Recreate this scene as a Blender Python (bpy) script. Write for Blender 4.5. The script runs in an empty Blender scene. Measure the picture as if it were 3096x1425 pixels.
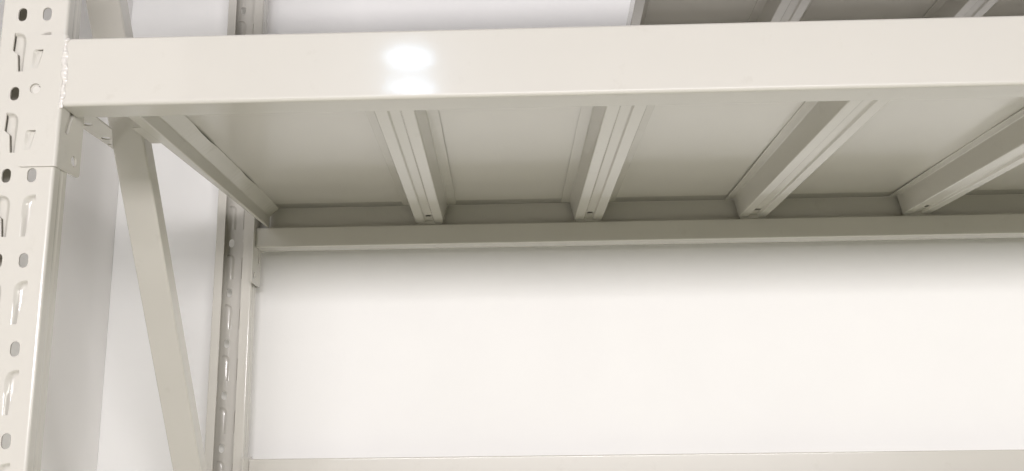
import bpy, bmesh, math, random
from mathutils import Vector, Matrix
random.seed(7)
S = bpy.context.scene
COL = S.collection

# ---------------------------------------------------------------- camera
cam_d = bpy.data.cameras.new('camera'); cam = bpy.data.objects.new('camera', cam_d); COL.objects.link(cam)
CAM = Vector((0.41664, -0.81178, -0.30496)); YAW, PITCH, ROLL, FPX = 0.02898, 0.21973, -0.01237, 3009.0
fw = Vector((-math.sin(YAW)*math.cos(PITCH), math.cos(YAW)*math.cos(PITCH), math.sin(PITCH)))
rt = Vector((math.cos(YAW), math.sin(YAW), 0)); up = rt.cross(fw)
r2 = rt*math.cos(ROLL) + up*math.sin(ROLL); u2 = -rt*math.sin(ROLL) + up*math.cos(ROLL)
M = Matrix((r2, u2, -fw)).transposed().to_4x4(); M.translation = CAM
cam.matrix_world = M
cam_d.sensor_width = 36; cam_d.lens = FPX/3096*36; cam_d.clip_start = .02; cam_d.clip_end = 60
S.camera = cam

# ---------------------------------------------------------------- world, lamps, exposure
W = bpy.data.worlds.new('World'); S.world = W; W.use_nodes = True
bg = W.node_tree.nodes['Background']; bg.inputs[0].default_value = (.98, 1.0, .88, 1); bg.inputs[1].default_value = .022
S.view_settings.view_transform = 'Standard'; S.view_settings.look = 'None'
S.view_settings.exposure = 0; S.view_settings.gamma = 1

def area(name, loc, target, sx, sy, power, color, shape='RECTANGLE'):
    d = bpy.data.lights.new(name, 'AREA'); d.shape = shape; d.size = sx; d.size_y = sy; d.energy = power; d.color = color
    o = bpy.data.objects.new(name, d); COL.objects.link(o); o.location = loc
    o.rotation_euler = (Vector(target) - Vector(loc)).to_track_quat('-Z', 'Y').to_euler()
    return o
# broad soft room light from the front, just above shelf height
area('room_light', (.72, -2.9, .16), (.9, .6, -.1), 2.6, .35, 107, (1, .958, .985))
# added weaker fill light further right, brightening the walls at a low angle
area('wall_fill_light', (3.1, -1.2, .05), (1.0, .66, -.3), .8, .4, 12, (1, .98, .93))
# the two ceiling lamps whose reflections show on the front beam
area('ceiling_lamp', (-.012, -2.292, 1.0), (.305, 0, .036), .16, .048, .74, (.55, .75, 1), 'ELLIPSE')
area('ceiling_lamp', (-.110, -3.07, 1.2), (.305, 0, .012), .21, .034, .80, (.55, .75, 1), 'ELLIPSE')

# ---------------------------------------------------------------- materials
def material(name, base, rough, coat=0, coat_r=.1, var=.03, bump=.0, bump_scale=90., wave=0., dirt=None, spec=.5):
    m = bpy.data.materials.new(name); m.use_nodes = True; nt = m.node_tree; N = nt.nodes; L = nt.links
    b = N['Principled BSDF']; b.inputs['Roughness'].default_value = rough
    b.inputs['Coat Weight'].default_value = coat; b.inputs['Coat Roughness'].default_value = coat_r
    b.inputs['Specular IOR Level'].default_value = spec
    tc = N.new('ShaderNodeTexCoord')
    n1 = N.new('ShaderNodeTexNoise'); n1.inputs['Scale'].default_value = 6; n1.inputs['Detail'].default_value = 6
    L.new(tc.outputs['Object'], n1.inputs['Vector'])
    ramp = N.new('ShaderNodeValToRGB')
    ramp.color_ramp.elements[0].position = .3; ramp.color_ramp.elements[1].position = .7
    ramp.color_ramp.elements[0].color = (*[c*(1-var) for c in base], 1)
    ramp.color_ramp.elements[1].color = (*[min(1, c*(1+var)) for c in base], 1)
    L.new(n1.outputs[0], ramp.inputs[0])
    col = ramp.outputs[0]
    if dirt:
        n3 = N.new('ShaderNodeTexNoise'); n3.inputs['Scale'].default_value = 38; n3.inputs['Detail'].default_value = 8
        n3.inputs['Roughness'].default_value = .7
        L.new(tc.outputs['Object'], n3.inputs['Vector'])
        r3 = N.new('ShaderNodeValToRGB'); r3.color_ramp.elements[0].position = .60; r3.color_ramp.elements[1].position = .78
        r3.color_ramp.elements[0].color = (0, 0, 0, 1); r3.color_ramp.elements[1].color = (dirt, dirt, dirt, 1)
        L.new(n3.outputs[0], r3.inputs[0])
        mx = N.new('ShaderNodeMix'); mx.data_type = 'RGBA'
        L.new(r3.outputs[0], mx.inputs['Factor']); L.new(col, mx.inputs['A'])
        mx.inputs['B'].default_value = (base[0]*.62, base[1]*.58, base[2]*.52, 1); col = mx.outputs['Result']
    L.new(col, b.inputs['Base Color'])
    hs = None
    if wave:
        nw = N.new('ShaderNodeTexNoise'); nw.inputs['Scale'].default_value = 22; nw.inputs['Detail'].default_value = 1
        L.new(tc.outputs['Object'], nw.inputs['Vector'])
        bw = N.new('ShaderNodeBump'); bw.inputs['Strength'].default_value = 1; bw.inputs['Distance'].default_value = wave
        L.new(nw.outputs[0], bw.inputs['Height']); hs = bw
    if bump:
        nb = N.new('ShaderNodeTexNoise'); nb.inputs['Scale'].default_value = bump_scale; nb.inputs['Detail'].default_value = 3
        L.new(tc.outputs['Object'], nb.inputs['Vector'])
        bb = N.new('ShaderNodeBump'); bb.inputs['Strength'].default_value = 1; bb.inputs['Distance'].default_value = bump
        L.new(nb.outputs[0], bb.inputs['Height'])
        if hs: L.new(hs.outputs[0], bb.inputs['Normal'])
        hs = bb
    if hs:
        L.new(hs.outputs[0], b.inputs['Normal'])
        if coat: L.new(hs.outputs[0], b.inputs['Coat Normal'])
    return m
PAINT = material('cream_powder_coat', (.580, .562, .508), .27, .7, .078, .012, .000012, 420, .00006, .22)
PANEL = material('deck_sheet_paint', (.580, .562, .508), .30, .9, .13, .015, .00001, 300, .00008)
WELD = material('weld_paint', (.68, .655, .61), .16, .5, .06, .03, .0004, 260)
PIN = material('pin_metal', (.62, .60, .55), .4, 0, .1, .03)
WALL = material('wall_plaster', (.835, .832, .814), .85, 0, .1, .012, .00012, 160, spec=.2)
WALL_SIDE = material('side_wall_plaster', (.905, .892, .885), .85, 0, .1, .012, .00012, 160, spec=.2)

# ---------------------------------------------------------------- mesh helpers
def link(name, bm, mat, parent=None, sharp=None):
    bmesh.ops.recalc_face_normals(bm, faces=bm.faces)
    me = bpy.data.meshes.new(name); bm.to_mesh(me); bm.free(); me.materials.append(mat)
    o = bpy.data.objects.new(name, me); COL.objects.link(o)
    if parent is not None: o.parent = parent
    return o
def empty(name, loc=(0, 0, 0), parent=None):
    o = bpy.data.objects.new(name, None); COL.objects.link(o); o.location = loc; o.empty_display_size = .05
    if parent is not None: o.parent = parent
    return o
def loop_prism(bm, pts, fn, a, b):
    """closed 2D outline extruded from a to b; fn(p, s) -> 3D"""
    va = [bm.verts.new(fn(p, a)) for p in pts]; vb = [bm.verts.new(fn(p, b)) for p in pts]
    n = len(pts)
    for i in range(n):
        j = (i+1) % n; bm.faces.new((va[i], va[j], vb[j], vb[i]))
    bm.faces.new(va); bm.faces.new(vb[::-1])
def rounded(pts, rad, seg=8):
    """round the corners of a closed 2D polygon; rad: one radius or a list"""
    n = len(pts); out = []
    for i in range(n):
        r = rad[i] if isinstance(rad, (list, tuple)) else rad
        p = Vector(pts[i]); a = Vector(pts[i-1]) - p; b = Vector(pts[(i+1) % n]) - p
        la, lb = a.length, b.length; a.normalize(); b.normalize()
        if r <= 1e-7: out.append(tuple(p)); continue
        th = a.angle(b); d = min(r/math.tan(th/2), la*.49, lb*.49); r = d*math.tan(th/2)
        c = p + (a+b).normalized()*(r/math.sin(th/2))
        s0 = p + a*d - c; s1 = p + b*d - c
        a0 = math.atan2(s0.y, s0.x); a1 = math.atan2(s1.y, s1.x)
        da = (a1-a0+math.pi) % (2*math.pi) - math.pi
        for k in range(seg+1):
            t = a0 + da*k/seg; out.append((c.x + r*math.cos(t), c.y + r*math.sin(t)))
    return out
def oval(cx, cy, w, h, seg=7, tilt=0):
    r = min(w, h)/2; pts = []
    for k in range(seg+1):
        t = math.pi*k/seg; pts.append((r*math.cos(t), h/2-r + r*math.sin(t)) if h >= w else None)
    for k in range(seg+1):
        t = math.pi + math.pi*k/seg; pts.append((r*math.cos(t), -h/2+r + r*math.sin(t)))
    ct, st = math.cos(tilt), math.sin(tilt)
    return [(cx + x*ct - y*st, cy + x*st + y*ct) for x, y in pts]
def circle(cx, cy, r, seg=20):
    return [(cx + r*math.cos(2*math.pi*k/seg), cy + r*math.sin(2*math.pi*k/seg)) for k in range(seg)]
def plate(bm, outline, holes, fn, a, b):
    """flat sheet with cut openings, fn((u, v), depth) -> 3D"""
    tmp = bmesh.new(); loops = []
    for lp in [outline] + list(holes):
        vs = [tmp.verts.new((p[0], p[1], 0)) for p in lp]; loops.append(vs)
        for i in range(len(vs)): tmp.edges.new((vs[i-1], vs[i]))
    bmesh.ops.triangle_fill(tmp, edges=tmp.edges[:], use_beauty=True, use_dissolve=False)
    tmp.verts.index_update()
    A = [bm.verts.new(fn((v.co.x, v.co.y), a)) for v in tmp.verts]
    B = [bm.verts.new(fn((v.co.x, v.co.y), b)) for v in tmp.verts]
    for f in tmp.faces:
        ix = [v.index for v in f.verts]
        bm.faces.new([A[i] for i in ix]); bm.faces.new([B[i] for i in ix[::-1]])
    for vs in loops:
        for i in range(len(vs)):
            p, q = vs[i-1].index, vs[i].index; bm.faces.new((A[p], A[q], B[q], B[p]))
    tmp.free()
def sheet(bm, line, thick, fn, stops):
    """open 2D polyline thickened to its left side and extruded through the given stops"""
    P = [Vector(p) for p in line]; Q = []
    for i, p in enumerate(P):
        d0 = (P[i]-P[i-1]).normalized() if i else (P[1]-P[0]).normalized()
        d1 = (P[i+1]-P[i]).normalized() if i < len(P)-1 else d0
        n0 = Vector((-d0.y, d0.x)); n1 = Vector((-d1.y, d1.x)); m = (n0+n1).normalized()
        Q.append(p + m*thick/max(.5, m.dot(n0)))
    ring = [tuple(p) for p in P] + [tuple(p) for p in reversed(Q)]
    rows = [[bm.verts.new(fn(p, s)) for p in ring] for s in stops]; n = len(ring)
    for k in range(len(rows)-1):
        for i in range(n):
            j = (i+1) % n; bm.faces.new((rows[k][i], rows[k][j], rows[k+1][j], rows[k+1][i]))
    m = len(P)
    for row, fl in ((rows[0], 0), (rows[-1], 1)):
        for i in range(m-1):
            f = (row[i], row[i+1], row[n-2-i], row[n-1-i]); bm.faces.new(f[::-1] if fl else f)
def arc(cx, cy, r, a0, a1, seg=8):
    return [(cx + r*math.cos(math.radians(a0+(a1-a0)*k/seg)), cy + r*math.sin(math.radians(a0+(a1-a0)*k/seg))) for k in range(seg+1)]
def interp(tab, x):
    for (x0, y0), (x1, y1) in zip(tab, tab[1:]):
        if x0 <= x <= x1: return y0 + (y1-y0)*(x-x0)/(x1-x0)
    return tab[-1][1] if x > tab[-1][0] else tab[0][1]
def sm(t): t = max(0, min(1, t)); return t*t*(3-2*t)

# ---------------------------------------------------------------- the setting
WY, WX = .664, -.238
def wallbox(name, x0, x1, y0, y1, z0, z1, mat):
    bm = bmesh.new(); loop_prism(bm, [(x0, y0), (x1, y0), (x1, y1), (x0, y1)], lambda p, s: (p[0], p[1], s), z0, z1)
    o = link(name, bm, mat); o['kind'] = 'structure'; return o
wallbox('back_wall', WX-.1, 3.2, WY, WY+.1, -1.3, 1.6, WALL)
wallbox('side_wall', WX-.1, WX, -.9, WY-.001, -1.3, 1.6, WALL_SIDE)

FLOOR = material('pale_floor', (.58, .585, .45), .5, 0, .1, .04, .0002, 60)  # unseen floor, added to bounce olive light up onto the shelf undersides
bm = bmesh.new(); loop_prism(bm, [(WX-.1, -4.2), (3.2, -4.2), (3.2, WY+.1), (WX-.1, WY+.1)], lambda p, s: (p[0], p[1], s), -1.35, -1.3002)
link('floor', bm, FLOOR)['kind'] = 'structure'

# ---------------------------------------------------------------- the rack
rack = empty('storage_rack', (0, 0, 0))
rack['label'] = 'cream steel storage rack with slotted uprights, beams and diagonal brace in the corner'
rack['category'] = 'storage rack'

PITCH_S = .075
HINGE = [(0, .0075), (.0006, .0050), (.0016, .0033), (.003, .0018), (.005, .0007), (.008, .0001), (.012, .0), (.037, .0003)]
OPEN = [(0, .0110), (.0006, .0114), (.0165, .0120), (.0205, .0072), (.037, .0052)]
NR = 16
ROWS = [0, .0006, .0016, .003, .005, .008, .012, .0165, .0185, .0205, .024, .028, .032, .035, .037]
def slot_outline(cx, ztop, s):
    """s = -1: the free edge of the pressed tongue is on the left"""
    h = [(cx - s*.006 + s*interp(HINGE, b), ztop-b) for b in ROWS]
    o = [(cx - s*.006 + s*interp(OPEN, b), ztop-b) for b in ROWS]
    return h + o[::-1]
def tongue(bm, cx, ztop, s, fn, dmax):
    cols = 9; grid = []
    for b in ROWS:
        h, o = interp(HINGE, b), interp(OPEN, b); row = []
        for k in range(cols):
            a = h + (o-h)*k/(cols-1)
            dh = a-h; dt = b*1.25 + .0002
            lim = min(1, (o-h)/.0055)
            d = dmax*sm(dh/.0046)*sm(dt/.0045)*lim
            row.append(bm.verts.new(fn((cx - s*.006 + s*a, ztop-b), .00006 + d)))
        grid.append(row)
    for i in range(len(grid)-1):
        for k in range(cols-1):
            f = bm.faces.new((grid[i][k], grid[i][k+1], grid[i+1][k+1], grid[i+1][k])); f.smooth = True
OVAL_Z = .08827
def build_upright(name, k0, k1, zlo, zhi, parent, loc, flip, w=.0605):
    """slotted C post: perforated face, creased sides, returned lips; flip turns the open side to the front"""
    bm = bmesh.new(); r = .0028; dep = .0248; t = .0016; sy = -1 if flip else 1
    fn = lambda p, d: (p[0], sy*d, p[1])
    holes = []
    cl, cr = -.0112, .0112
    for k in range(k0, k1+1):
        zo = OVAL_Z - PITCH_S*k
        for c, s in ((cl, -1), (cr, 1)):
            if zlo+.01 < zo < zhi-.01: holes.append(oval(c, zo, .0080, .0128))
            zt = zo - .0173
            if zlo+.045 < zt < zhi-.005:
                holes.append(slot_outline(c, zt, s)); tongue(bm, c, zt, s, fn, .0026 if flip else .0042)
    plate(bm, [(-w/2+r, zlo), (w/2-r, zlo), (w/2-r, zhi), (-w/2+r, zhi)], holes, fn, 0, t)
    for s in (1, -1):
        line = arc(w/2-r, r, r, -90, 0, 9) + [(w/2, .0105), (w/2-.0004, .0125), (w/2-.0004, .0150), (w/2, .0170)] \
            + arc(w/2-.002, dep-.002, .002, 0, 90, 5) + [(w/2-(.0145 if flip and s > 0 else .0130), dep)]
        if s < 0: line = [(-x, y) for x, y in line]
        f2 = lambda p, z: (p[0], sy*p[1], z)
        sheet(bm, line, t*(1 if s > 0 else -1), f2, [zlo, zhi])
    o = link(name, bm, PAINT, parent); o.location = loc
    return o
UPX = -.0324
YB = .6335                                     # outer face of the rear beams
front_post = build_upright('upright', -5, 18, -1.30, .50, rack, (UPX, .0022, 0), False)
rear_post = build_upright('upright', -5, 18, -1.30, .50, rack, (-.0335, YB-.0022, 0), True, .056)
front_post['label'] = 'front slotted upright post at the left edge'
rear_post['label'] = 'rear slotted upright post seen from its open side against the wall'

# ---- diagonal brace: C channel, 35 mm web facing front and down
def build_brace():
    bm = bmesh.new()
    A = Vector((0, .022, .1586+1.4468*(.1174-.022))); B = Vector((0, .612, .1586-1.4468*(.612-.1174)))
    d = (B-A).normalized(); n = Vector((0, -d.z, d.y)); n = n if n.z > 0 else -n      # n: back and up
    fn = lambda p, s: tuple(A + d*s + Vector((p[0], 0, 0)) + n*p[1])
    Lh = (B-A).length; r = .0022; x0, x1, dp = -.0455, -.0100, .0200
    line = [(x0, dp)] + arc(x0+r, r, r, 180, 270, 6) + arc(x1-r, r, r, 270, 360, 6) + [(x1, dp)]
    sheet(bm, line, .0014, fn, [0, Lh])
    o = link('diagonal_brace', bm, PAINT, rack)
    for s in (.022, Lh-.022):                     # bolts through the post lips
        b2 = bmesh.new(); c = A + d*s + n*.010
        loop_prism(b2, circle(0, 0, .0055, 6), lambda p, q: (q, c.y+p[0], c.z+p[1]), x1-.001, x1+.0045)
        link('bolt', b2, PIN, o)
build_brace()
# ---- short perforated tie plate behind the front bracket
bm = bmesh.new()
plate(bm, [(-.0525, .0300), (-.0225, .0300), (-.0225, .152), (-.0485, .216)],
      [circle(-.0400, .134, .0050), circle(-.0403, .179, .0050), circle(-.0455, .200, .0020)],
      lambda p, d: (p[0], p[1], .0298+d), 0, .0016)
link('tie_plate', bm, PAINT, rack)

# ---- beams: step profile; y measured from the outer face inwards
BH, BD, BST, LEDGE = .0637, .0331, .0175, .0297
def build_beam(z, rear, x0, x1, conn=True):
    root_name = 'beam'
    bm = bmesh.new()
    prof = rounded([(0, 0), (0, BH), (BST, BH), (BST, LEDGE), (BD, LEDGE), (BD, 0)], [.0034, .003, .002, .0008, .0026, .0022], 9)
    f = (lambda p, s: (s, YB-p[0], z+p[1])) if rear else (lambda p, s: (s, p[0], z+p[1]))
    loop_prism(bm, prof, f, x0, x1)
    o = link(root_name, bm, PAINT, rack)
    if conn: build_connector(o, z, rear)
    return o
def build_connector(beam, z, rear):
    t = .002; r = .003
    ox = 0
    Y = (lambda d: YB-d) if rear else (lambda d: d)
    bm = bmesh.new()
    fn = lambda p, d: (p[0]+ox, Y(d), z+p[1])
    zb, zt = -.0545, .0672; xl = -.0352
    lugs = [(-.0290, .0535), (-.0290, .0535-PITCH_S)]
    def lug_edges(b):                           # b 0..1 from the top
        return (-.0014*b + (.0012*(1-min(1, b/.12))), .0088-.0030*b)
    rows = [0, .03, .07, .12, .2, .3, .4, .5, .6, .7, .8, .9, .96, 1]
    holes = []
    for lx, lz in lugs:
        Lh = .0180
        h = [(lx+lug_edges(b)[0], lz-b*Lh) for b in rows]; g = [(lx+lug_edges(b)[1], lz-b*Lh) for b in rows]
        holes.append(h + g[::-1])
        grid = []
        for b in rows:
            a0, a1 = lug_edges(b); row = []
            for k in range(11):
                u = k/10; e = sm(min(u, 1-u)/.32)
                d = .0036*(1-b)**.8*e + .00006
                if b < .02: d = .0036*max(.12, e)
                row.append(bm.verts.new(fn((lx + a0+(a1-a0)*u, lz-b*Lh), d)))
            grid.append(row)
        for i in range(len(grid)-1):
            for k in range(10):
                q = bm.faces.new((grid[i][k], grid[i][k+1], grid[i+1][k+1], grid[i+1][k])); q.smooth = True
    holes.append(circle(-.0246, .0168, .0048, 24))
    plate(bm, rounded([(xl, zb), (-r, zb), (-r, zt), (xl, zt)], [.005, 0, 0, .005], 6), holes, fn, 0, t)
    f2 = lambda p, s: (p[0]+ox, Y(p[1]), z+s)
    sheet(bm, arc(-r, r, r, -90, 0, 9), t, f2, [zb, zt])
    f3 = lambda p, d: (ox-d, Y(p[0]), z+p[1])
    plate(bm, rounded([(r, zb), (.0445, zb+.0012), (.0445, zt), (r, zt)], [0, .004, .004, 0], 6),
          [oval(.0180, -.0070, .0066, .030, 7, -.36), circle(.0318, -.0410, .0050, 18)], f3, 0, t)
    c = link('connector', bm, PAINT, beam)
    b2 = bmesh.new()
    loop_prism(b2, circle(-.0236, .0158, .0036, 22), fn, .0012, .007)
    link('locking_pin', b2, PIN, c)
    # weld bead down the corner between bracket and beam
    b3 = bmesh.new(); n, m = 90, 14; rnd = random.Random(3 if rear else 11); rings = []
    ph = [rnd.uniform(0, 6) for _ in range(6)]
    for i in range(n+1):
        s = i/n; zz = -.002 + s*(BH+.0025)
        wd = .0027 + .0006*math.sin(s*9+ph[0]) + .0005*math.sin(s*23+ph[1]) + rnd.uniform(-.00016, .00016)
        cx = .0002 + .0008*math.sin(s*7+ph[2]) + .0004*math.sin(s*31+ph[3])
        hh = .0019 + .0005*math.sin(s*38+ph[4]) + .0004*math.sin(s*71+ph[5]) + rnd.uniform(-.0002, .0002)
        e = min(1, s/.03, (1-s)/.03)**.5
        rings.append([b3.verts.new(fn((cx - ox*0 + wd*math.cos(2*math.pi*k/m)*(.3+.7*e), zz), .0006 + hh*math.sin(2*math.pi*k/m)*(.2+.8*e)))
                      for k in range(m)])
    for i in range(n):
        for k in range(m):
            q = b3.faces.new((rings[i][k], rings[i][(k+1) % m], rings[i+1][(k+1) % m], rings[i+1][k])); q.smooth = True
    b3.faces.new(rings[0]); b3.faces.new(rings[-1][::-1])
    link('weld_bead', b3, WELD, beam)
XR = 1.75
ZU, ZL = .262, -.366
b = build_beam(0, False, .0004, XR); b['label'] = 'glossy front beam with the lamp reflection on its face'
b = build_beam(0, True, .0004, XR); b['label'] = 'rear beam under the near shelf deck'
b = build_beam(ZL, True, .0004, XR); b['label'] = 'lowest rear beam along the bottom edge of the picture'
build_beam(ZU, False, .0004, XR); build_beam(ZU, True, .0004, XR)

# ---------------------------------------------------------------- shelf decks
PB = .0617                                       # underside of the deck sheet above the beam's lower edge
def build_bar(parent, z, xf, xb, name='support_bar', seed=0):
    """hat-section bar; xf, xb: centre line x at y = .13 and y = .59"""
    bm = bmesh.new(); rnd = random.Random(seed)
    k = (xb-xf)/.46; zb = .0333; t = .0011; y0, y1 = .0215, .6065
    cx = lambda y: xf + k*(y-.13)
    gap = [rnd.uniform(.0000, .0007) for _ in range(5)]
    stops = [y0 + (y1-y0)*i/24 for i in range(25)]
    for s in (1, -1):
        ph = rnd.uniform(0, 6); am = .0011 if (seed in (22, 23) and s < 0) or (seed == 20 and s > 0) else rnd.uniform(.0001, .0005)
        def fn(p, y, s=s, ph=ph, am=am):
            zz = p[1]
            if zz > PB-.003 and abs(p[0]) > .03: zz -= am*(1+math.sin(y*11+ph)) * (abs(p[0])-.03)/.0095
            return (cx(y) + s*p[0], y, z+zz)
        line = [(.0395, PB-.0010), (.0275, PB-.0010)] + arc(.0275-.0, PB-.0025, .0015, 90, 165, 3)
        line += arc(.0205-.0018, zb+.0018, .0018, -12, -90, 5)
        line += [(.0078, zb), (.0070, zb+.0004), (.0056, zb+.0026), (.0048, zb+.0030)]
        # thickness goes to the hollow side
        sheet(bm, line, -t, fn, stops)
    plate(bm, [(-.0048, y0), (.0048, y0), (.0048, y1), (-.0048, y1)],
          [rounded([(-.0038, y1-.036), (.0038, y1-.036), (.0038, y1-.026), (-.0038, y1-.026)], .002, 4),
           rounded([(-.0038, y0+.026), (.0038, y0+.026), (.0038, y0+.036), (-.0038, y0+.036)], .002, 4)],
          lambda p, d: (cx(p[1])+p[0], p[1], z+zb+.0030+d), 0, t)
    for ya in (y0+.004, y1-.006):                 # added webs near each end, blocking light so the hollow stays dark
        loop_prism(bm, [(-.0170, zb+.0016), (-.0062, zb+.0016), (-.0050, zb+.0046), (.0050, zb+.0046), (.0062, zb+.0016), (.0170, zb+.0016), (.0225, PB-.0025), (-.0225, PB-.0025)],
                   lambda p, y: (cx(y)+p[0], y, z+p[1]), ya, ya+.0012)
    o = link(name, bm, PAINT, parent)
    # hooks at both ends that rest on the beam ledges
    for ya, yb in ((y0-.0035, y0+.001), (y1-.001, y1+.0075)):
        h = bmesh.new()
        loop_prism(h, [(-.0185, LEDGE+.0002), (.0185, LEDGE+.0002), (.0185, .0460), (-.0185, .0460)],
                   lambda p, y: (cx(y)+p[0], y, z+p[1]), ya, yb)
        link('hook', h, PAINT, o)
    return o
def build_end_bar(parent, z, xo, skew, seed):
    bm = bmesh.new(); rnd = random.Random(seed); y0, y1 = .020, .606
    stops = [y0 + (y1-y0)*i/60 for i in range(61)]
    p1, p2 = rnd.uniform(0, 6), rnd.uniform(0, 6)
    def fn(p, y):
        zz = p[1]
        if zz > .058 and p[0] > .03:
            zz -= max(0, .0022*math.sin(y*38+p1) + .0004*math.sin(y*17+p2) - .0002)
        sk = -skew*.9 if p[0] > .03 else (skew*1.6 if p[0] < .012 else -skew*1.1)
        return (xo + p[0] + sk*(y-.12), y, z+zz)
    line = [(.0085, .0605)] + arc(.0085+.0015, LEDGE+.0004+.0015, .0015, 180, 270, 4) + arc(.0222-.0015, LEDGE+.0004+.0015, .0015, 270, 360, 4) \
        + [(.0222, .0462), (.0226, .0474), (.0350, .0612)]
    sheet(bm, line, .0011, fn, stops)
    loop_prism(bm, [(-.0010, .150), (.0090, .150), (.0090, .202), (-.0010, .202)],
               lambda p, d: (xo+p[0]+skew*(p[1]-.12), p[1], z+LEDGE+.0010+d), 0, .0011)
    o = link('end_bar', bm, PAINT, parent)
    return o
def build_panel(parent, z, a, b, seed):
    """a, b: (x at front, x at back) of the two long edges; slightly bowed sheet with a small fold at the back"""
    bm = bmesh.new(); rnd = random.Random(seed); y0, y1 = .0185, .6150; nx, ny = 16, 20
    bow = rnd.uniform(.0002, .0006)
    def pt(i, j, d):
        v = j/ny; u = i/nx; y = y0+(y1-y0)*v
        xa = a[0]+(a[1]-a[0])*v; xb_ = b[0]+(b[1]-b[0])*v
        return (xa+(xb_-xa)*u, y, z+PB+d + bow*math.sin(math.pi*u)*math.sin(math.pi*v))
    lo = [[bm.verts.new(pt(i, j, 0)) for i in range(nx+1)] for j in range(ny+1)]
    hi = [[bm.verts.new(pt(i, j, .0011)) for i in range(nx+1)] for j in range(ny+1)]
    for j in range(ny):
        for i in range(nx):
            for g in (lo, hi):
                f = bm.faces.new((g[j][i], g[j][i+1], g[j+1][i+1], g[j+1][i])); f.smooth = True
    per = [(0, i) for i in range(nx)] + [(j, nx) for j in range(ny)] + [(ny, i) for i in range(nx, 0, -1)] + [(j, 0) for j in range(ny, 0, -1)]
    for q in range(len(per)):
        (j0, i0), (j1, i1) = per[q-1], per[q]
        bm.faces.new((lo[j0][i0], lo[j1][i1], hi[j1][i1], hi[j0][i0]))
    return link('deck_panel', bm, PANEL, parent)
def build_deck(label, z, end_x, skew, bars):
    root = empty('shelf_deck', (end_x, .0, z)); root['label'] = label; root['category'] = 'shelf deck'; root['group'] = 'steel shelf decks of the rack'
    base = []
    base.append(build_end_bar(root, z, end_x-.0085, skew, 5))
    for i, (xf, xb) in enumerate(bars): base.append(build_bar(root, z, xf, xb, seed=20+i))
    ed = [(end_x+.0012, end_x+.0012+skew*.5)] + [(xf-(xb-xf)*.24, xb) for xf, xb in bars]
    for i in range(len(ed)-1):
        e0 = (ed[i][0]+.0004, ed[i][1]+.0004); e1 = (ed[i+1][0]-.0004, ed[i+1][1]-.0004)
        base.append(build_panel(root, z, e0, e1, 40+i))
    for o in list(base): o.matrix_parent_inverse = Matrix.Translation((-end_x, 0, -z))
    return root
build_deck('near shelf deck whose underside fills the middle, with hat shaped support bars', 0, .0085, .008,
           [(.2732, .2556), (.5050, .4880), (.7432, .7270), (.9930, .9640), (1.226, 1.205), (1.462, 1.445), (1.69, 1.675)])
build_deck('dark shelf deck high up in the top right corner, starting halfway along the rack', ZU, .5505, 0,
           [(.7700, .7700), (1.027, 1.027), (1.26, 1.26), (1.495, 1.495), (1.72, 1.72)])

# ---------------------------------------------------------------- render settings
S.render.engine = 'CYCLES'
S.cycles.max_bounces = 10; S.cycles.diffuse_bounces = 6; S.cycles.glossy_bounces = 4
S.render.resolution_x = 1024; S.render.resolution_y = 471
